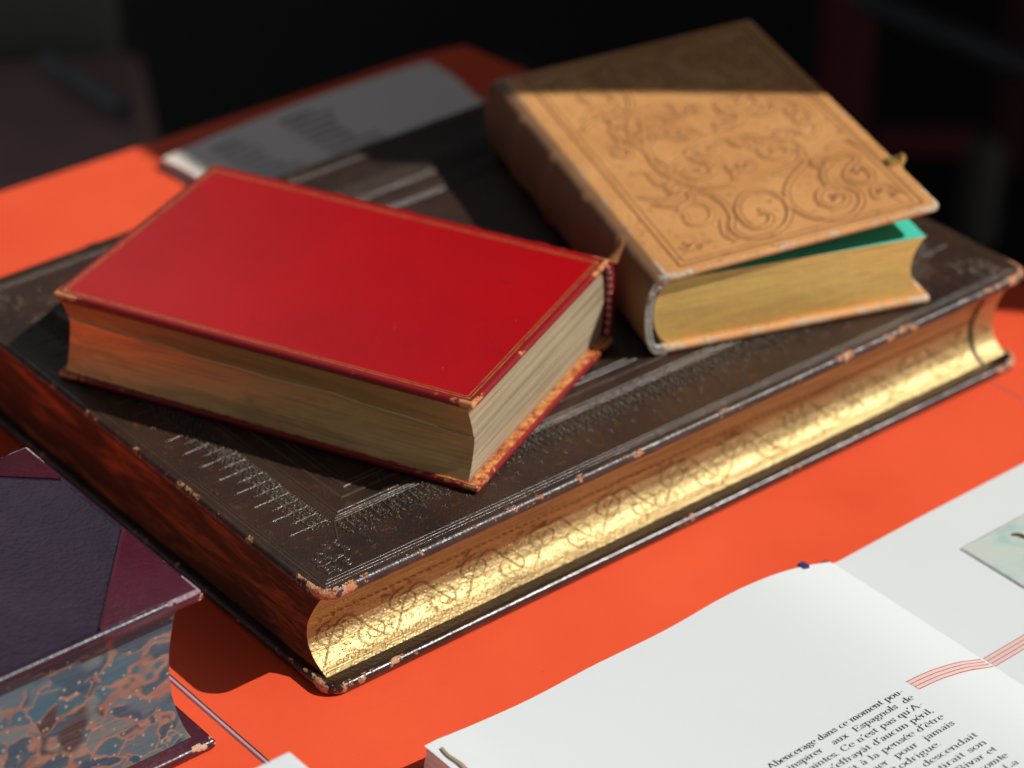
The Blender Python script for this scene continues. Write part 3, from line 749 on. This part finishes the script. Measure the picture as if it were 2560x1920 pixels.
# text
def onpage(x, y, h): return (x, y, zpage(x) + .00062 + h)
def arcp(cx, cy, rx, ry, a0, a1, n=9): return [(cx + rx * cos(radians(a0 + (a1-a0) * i / (n-1))), cy + ry * sin(radians(a0 + (a1-a0) * i / (n-1)))) for i in range(n)]
TK, TN = .19, .055
def glyphs():
    g = {}
    V_ = lambda x, a, b2: [(x, a), (x, b2)]
    Hs = lambda x, y, w2=.32: [(x - w2/2, y), (x + w2/2, y)]
    st = lambda x, top: [V_(x, 0, top), Hs(x, .02), [(x - .17, top - .06), (x, top)]]
    def bowl(cx, rx=.30): return [arcp(cx, .5, rx, .5, 0, 360, 17)]
    g['o'] = (.8, bowl(.4)); g['c'] = (.68, [arcp(.38, .5, .29, .5, 55, 300, 14)])
    g['e'] = (.7, [arcp(.38, .5, .29, .5, 0, 305, 15), [(.12, .53), (.66, .53)]])
    g['a'] = (.72, [arcp(.34, .68, .2, .3, 165, 0, 8) + [(.54, .68), (.54, .1), (.66, .03)], arcp(.34, .27, .2, .26, 60, 330, 11)])
    g['b'] = (.82, [V_(.2, 0, 1.6), arcp(.42, .5, .27, .5, 130, -130, 12), [(.03, 1.55), (.2, 1.6)]])
    g['d'] = (.82, [V_(.62, 0, 1.6), arcp(.38, .5, .27, .5, 50, 310, 12), [(.45, 1.55), (.62, 1.6)], Hs(.72, .02, .2)])
    g['p'] = (.84, [V_(.2, -.6, 1), Hs(.2, -.6, .36), arcp(.44, .5, .27, .5, 130, -130, 12), [(.03, .94), (.2, 1)]])
    g['q'] = (.82, [V_(.62, -.6, 1), Hs(.62, -.6, .36), arcp(.38, .5, .27, .5, 50, 310, 12)])
    g['g'] = (.76, [arcp(.36, .68, .22, .32, 0, 360, 13), [(.22, .42), (.2, .22), (.3, .14), (.55, .1)], arcp(.38, -.18, .28, .27, 60, -290, 14), [(.52, .9), (.7, 1.)]])
    g['h'] = (.88, st(.2, 1.6) + [[(.2, .75), (.35, .97), (.55, .97), (.66, .75), (.66, 0)], Hs(.66, .02)])
    g['n'] = (.88, st(.2, 1.) + [[(.2, .75), (.35, .97), (.55, .97), (.66, .75), (.66, 0)], Hs(.66, .02)])
    g['m'] = (1.28, st(.2, 1.) + [[(.2, .75), (.33, .97), (.5, .97), (.62, .75), (.62, 0)], Hs(.62, .02), [(.62, .75), (.76, .97), (.94, .97), (1.05, .75), (1.05, 0)], Hs(1.05, .02)])
    g['i'] = (.42, st(.2, 1.) + [[(.2, 1.3), (.2, 1.46)]]); g['l'] = (.42, st(.2, 1.6))
    g['j'] = (.42, [[(.22, 1), (.22, -.35), (.12, -.56), (-.04, -.52)], [(.05, .94), (.22, 1)], [(.22, 1.3), (.22, 1.46)]])
    g['u'] = (.86, [[(.2, 1), (.2, .25), (.32, .03), (.5, .03), (.64, .25)], V_(.64, 0, 1), [(.05, .98), (.2, 1)], [(.5, .98), (.64, 1)], Hs(.72, .02, .18)])
    g['r'] = (.62, st(.2, 1.) + [[(.2, .7), (.33, .95), (.5, .97)], [(.52, .88), (.52, .97)]])
    g['s'] = (.6, [[(.5, .72), (.46, .94), (.3, 1), (.14, .9), (.13, .72), (.3, .54), (.46, .38), (.48, .18), (.34, .01), (.16, .06), (.1, .28)]])
    g['t'] = (.5, [[(.24, 1.32), (.24, .2), (.32, .03), (.46, .08)], Hs(.26, .97, .42)])
    g['f'] = (.5, [[(.24, 0), (.24, 1.35), (.34, 1.58), (.5, 1.52)], Hs(.24, .02), Hs(.28, .97, .44)])
    g['x'] = (.78, [[(.14, 1), (.62, 0)], [(.62, 1), (.36, .52)], [(.14, 0), (.4, .5)], Hs(.14, .02, .26), Hs(.64, .02, .26), Hs(.14, .98, .26), Hs(.62, .98, .24)])
    g['v'] = (.76, [[(.12, 1), (.38, 0)], [(.38, 0), (.62, 1)], Hs(.12, .98, .26), Hs(.62, .98, .24)])
    g['y'] = (.76, [[(.12, 1), (.38, .05)], [(.62, 1), (.36, -.1), (.22, -.52), (.06, -.5)], Hs(.12, .98, .26), Hs(.62, .98, .24)])
    g['z'] = (.68, [Hs(.34, .97, .44), [(.54, .96), (.14, .04)], Hs(.34, .03, .46)])
    g['A'] = (1.15, [[(.55, 1.55), (.98, 0)], [(.55, 1.55), (.14, 0)], [(.28, .52), (.82, .52)], Hs(.14, .02, .34), Hs(.98, .02, .38)])
    g['E'] = (1.05, [V_(.25, 0, 1.5), [(.08, 1.5), (.86, 1.5), (.9, 1.18)], [(.08, .02), (.9, .02), (.94, .38)], [(.25, .78), (.66, .78)], [(.66, .62), (.66, .94)]])
    g['C'] = (1.1, [arcp(.58, .75, .45, .77, 40, 318, 16), [(.93, 1.12), (.93, 1.5)]])
    g['R'] = (1.15, [V_(.25, 0, 1.5), Hs(.25, .02, .36), Hs(.2, 1.5, .28), arcp(.5, 1.12, .32, .37, 90, -90, 9), [(.25, 1.49), (.5, 1.49)], [(.25, .75), (.5, .75)], [(.52, .75), (.8, .6), (.85, .12), (1.05, .03)]])
    g['B'] = (1.08, [V_(.25, 0, 1.5), Hs(.2, .02, .28), Hs(.2, 1.5, .28), arcp(.5, 1.14, .29, .35, 90, -90, 9), [(.25, 1.49), (.5, 1.49)], [(.25, .79), (.5, .79)], arcp(.52, .4, .36, .39, 90, -90, 9), [(.25, .02), (.52, .02)]])
    g['L'] = (.98, [V_(.25, 0, 1.5), Hs(.25, 1.5, .36), [(.08, .02), (.82, .02), (.86, .42)]])
    acc = lambda p: [p]
    g['é'] = (.7, g['e'][1] + [[(.3, 1.2), (.5, 1.5)]]); g['à'] = (.72, g['a'][1] + [[(.4, 1.2), (.2, 1.5)]])
    g['ê'] = (.7, g['e'][1] + [[(.2, 1.2), (.38, 1.42), (.56, 1.2)]]); g['â'] = (.72, g['a'][1] + [[(.18, 1.2), (.36, 1.42), (.54, 1.2)]])
    g["'"] = (.3, [[(.16, 1.6), (.16, 1.42), (.08, 1.22)]]); g['-'] = (.55, [[(.1, .48), (.46, .48)], [(.1, .53), (.46, .53)]])
    g['.'] = (.35, [[(.15, 0), (.15, .14)]]); g[','] = (.35, [[(.16, .14), (.17, 0), (.08, -.22)]]); g[' '] = (.5, [])
    return g
GL = glyphs(); XH = .00196
mbt = MB()
def line(txt, x_end, y, x_start=None, sp=1.0, track=0.0):
    wts = [GL[c][0] + track for c in txt]; nsp = txt.count(' ')
    s = XH
    tot = sum(wts) * s * .80
    k = .80
    if x_start is not None: k = .80 * (x_end - x_start) / tot
    x = x_end - sum(wts) * s * k
    for c, wv2 in zip(txt, wts):
        for st_ in GL[c][1]:
            p = [(x + a * s * k, y + b2 * s) for a, b2 in st_]
            fw = lambda t, dx, dy: s * (TN + (TK - TN) * abs(dy) ** 1.6) * 1.12
            mbt.strip(p, fw, .00001, 0, onpage, sub=len(p) > 4 and c not in 'ELA')
        x += wv2 * s * k
LN = [("Abencerage dans ce moment pou-", .1682, .0972, 0), ("it  inspirer   aux  Espagnols  de", .1684, .0960, 0),
      ("s craintes. Ce n'est pas qu'A-", .1684, .1000, 0), ("met s'effrayât d'aucun péril,", .1686, .1035, 0),
      ("missait à la pensée d'être", .1689, .1060, 0), ("s'éloigner  pour  jamais", .1693, .1105, 0),
      ("n Rodrigue.", .1565, .1245, 0), ("en descendait", .1711, .1335, 0), ("qui tirait son", .1705, .1345, 0),
      ("de Bivar et", .1705, .1420, 0), ("du comte", .1709, .1485, 0), ("s. La", .1712, .1580, 0), ("de", .1716, .1650, 0)]
for i, (t_, xe, xs, tr) in enumerate(LN):
    line(t_, xe, -.1495 - .00518 * i, xs)
mbt.build('printed_text', m_ink, lp)
# red curved bands running across the fold
mb = MB(); mt = MB()
for k in range(4):
    d = .0021 * k
    pl = [(x, -.1452 - d) for x in [.1735 + .001 * k * .3 + (.2165 - .1735) * i / 30 for i in range(31)]]
    mb.strip(pl, .00045, .00001, 0, onpage, sub=False)
    mb.strip([(x, -.1452 - d) for x in [.2185 + (.30 - .2185) * i / 30 for i in range(31)]], .00045, .00001, 0, lambda x, y, h: (x, y, zpage(x) + .00015), sub=False)
mb.build('red_lines', m_rink, lp)
for xa, xb, fo in ((.174, .2165, .0005), (.2185, .30, .00008)):
    mt.grid([[(xa + (xb-xa) * i / 30, y, zpage(xa + (xb-xa) * i / 30) + fo) for y in (-.1452, -.1515)] for i in range(31)], 0, flip=True)
mt.build('pink_band', m_rtint, lp)
# small plate on the right page
m_plate = N('printed watercolour plate', .5, (.5, .6, .55), spec=.3)
m_plate.col(m_plate.mix(m_plate.ramp(m_plate.noise(60, 4, .6, dist=1), [(.66, 0.), (.72, 1.)]), m_plate.ramp(m_plate.noise(38, 5, .6, dist=1.5), [(.3, (.36, .55, .50)), (.5, (.55, .66, .60)), (.7, (.66, .66, .56))]), (.14, .05, .03)))
mb = MB(); mb.grid([[(.2660 + (.37 - .2660) * i / 20, y, zpage(.2660 + (.37 - .2660) * i / 20) + .0002) for y in (-.0890, -.19)] for i in range(21)], 0, flip=True)
mb.build('colour_plate', m_plate.m, rp)
mb = MB()
zf2 = lambda x, y, h: (x, y, zpage(x) + .0003 + h)
for pl in ([(.2652 + .005 * i, -.0883) for i in range(21)], [(.2652, -.0883 - .005 * i) for i in range(21)]): mb.strip(pl, .0007, .00001, 0, zf2, sub=False)
mb.build('plate_border', mat_plain('mauve grey ink', (.42, .38, .40), .6), rp)
mb = MB(); mb.strip([(.2885, -.0950), (.2912, -.0965), (.2920, -.0995), (.2955, -.1030), (.2970, -.109)], .0028, .00002, 0, lambda x, y, h: (x, y, zpage(x) + .00035 + h), taper=True)
mb.build('plate_figure', mat_plain('dark brown ink', (.10, .04, .025), .6), rp)
# brown streak near the page corner
mb = MB(); mb.strip([(.0070, -.0650), (.0062, -.070), (.0068, -.077), (.0060, -.083), (.0045, -.09), (.0035, -.10)], lambda t, dx, dy: .0010 + .0012 * t, .00001, 0, lambda x, y, h: (x, y, zpage(x) + .0022), 0)
mb.build('brown_streak', mat_plain('plain brown', (.36, .27, .17), .6, .2), lp)
# ribbon/headband end of the open book
mb = MB(); mb.box((.1985, YT - .002, .0030), (.2015, YT + .0020, .0098)); mb.build('headband', mat_plain('navy headband', (.02, .03, .14), .7), ob)

# white booklet, lower left
mb = MB(); board(mb, -.20, -.0615, -.20, -.0655, 0, .0494, .0012, .0006); 
wbk = mb.build('white_book', page('white booklet paper')); tag(wbk, 'white paper block whose corner shows at the bottom edge near the purple book', 'book')

# ================================================================== GREY OPEN BOOK BEHIND
gb = empty('open_booklet', (.1975, .3880, 0), radians(1.0), 'open printed booklet lying in shade behind the brown book', 'book')
zg = lambda x: .006 + .004 * sin(min(1, max(0, x / .19)) * pi) ** .7
mb = MB(); g = []
for i in range(41):
    x = .178 * i / 40
    yt = .030 - (.062 * max(0, (x - .165) / .013) ** 1.0 * 0)
    g.append([(x + .0015 * sin(j), -.075 + (yt + .075) * j / 10, zg(x)) for j in range(11)])
for i in range(41):   # right-hand edge slants and curves
    x = g[i][0][0]
    g[i] = [(p[0] - .014 * (i / 40) * (1 - (p[1] + .075) / .105) , p[1], p[2]) for p in g[i]]
mb.grid(g, 0, flip=True)
for j, fl in ((0, False), (10, True)): mb.grid([[(g[i][j][0], g[i][j][1], .0015) for i in range(41)], [g[i][j] for i in range(41)]], 1, flip=fl)
for i, fl in ((0, True), (40, False)): mb.grid([[(g[i][j][0], g[i][j][1], .0015) for j in range(11)], [g[i][j] for j in range(11)]], 1, flip=fl)
gp = mb.build('pages', [page('greyish page', (.95, .86, .76)), m_pe], gb)
mb = MB(); rr = random.Random(4)
for (xa, xb) in ((.022, .052), (.066, .104)):
    for q in range(9):
        y = .020 - q * .0072
        mb.grid([[(xa + (xb - xa) * i / 10, yy, zg(xa + (xb - xa) * i / 10) + .0003) for yy in (y, y - .0042)] for i in range(int(10 * rr.uniform(.6, 1)) + 1)], 0, flip=True)
mb.build('printed_columns', mat_plain('faded ink', (.56, .50, .44), .7), gp)
mb = MB(); mb.box((-.002, -.077, .0003), (.176, .033, .0014)); mb.build('cover', mat_plain('pale cover', (.5, .48, .45), .6), gb)

# ================================================================== DIM THINGS BEHIND THE TABLE
def bevel(o, w_=.01, seg=3):
    bm = bmesh.new(); bm.from_mesh(o.data); bmesh.ops.bevel(bm, geom=bm.edges[:], offset=w_, segments=seg, affect='EDGES', profile=.6); bm.to_mesh(o.data); bm.free()
    for p in o.data.polygons: p.use_smooth = True
def boxpart(name, a, b2, mat, parent, bw=.008):
    mb = MB(); mb.box(a, b2); o = mb.build(name, mat, parent); bevel(o, bw); return o
def rod(name, p, q, r_, mat, label, cat):
    p, q = Vector(p), Vector(q); d = (q - p).normalized(); a = d.cross(Vector((0, 0, 1))).normalized(); b2 = a.cross(d)
    mb = MB(); mb.grid([[tuple(c + a * r_ * cos(2*pi*k/12) + b2 * r_ * sin(2*pi*k/12)) for k in range(12)] for c in (p, p.lerp(q, .5), q)], 0, closeU=True)
    return tag(mb.build(name, mat), label, cat)
st_ = empty('stool', (.36, 1.05, -.74), radians(-28), 'dim brown cushioned stool behind the table at the left', 'stool')
boxpart('seat', (-.26, -.22, .36), (.185, .16, .44), mat_plain('brown cushion', (.42, .25, .21), .8, .15, 8), st_, .02)
for a in (-.2, .14):
    for b2 in (-.17, .10): boxpart('leg', (a, b2, 0), (a + .03, b2 + .03, .36), m_wall, st_, .003)
boxpart('backrest', (-.30, .18, .02), (.17, .24, .66), mat_plain('grey green backrest', (.15, .155, .12), .8, .2, 6), st_, .015)
rod('metal_rail', (.508, 1.10, -.285), (.508, .985, -.285), .007, mat_plain('blue grey steel', (.20, .22, .23), .4), 'short blurred blue grey rail over the brown stool at the upper left', 'rail')
mc_ = empty('maroon_chair', (1.491, 1.171, -.74), radians(-40), 'dim maroon chair post and seat edge behind the tan book at the right', 'chair')
m_mc = mat_plain('maroon fabric', (.17, .022, .03), .8, .2, 9)
boxpart('back_slat', (-.028, -.012, 0), (.028, .012, .9), m_mc, mc_)
boxpart('back_slat', (.16, -.012, 0), (.20, .012, .9), mat_plain('dark maroon', (.06, .01, .015), .8, .2, 9), mc_)
boxpart('rail', (.034, -.012, .02), (.155, .012, .05), m_mc, mc_)
rod('metal_rail', (1.116, .80, -.3), (1.131, .58, -.3), .012, mat_plain('dull steel', (.06, .06, .065), .4), 'long blurred dark grey rail crossing the upper right corner', 'rail')
tag(boxpart('pale_post', (1.486 - .016, .964 - .016, -.74), (1.486 + .016, .964 + .016, -.62), mat_plain('pale plaster', (.10, .085, .07), .8), None), 'short pale blurred post in the dark at the right of the tan book', 'post')
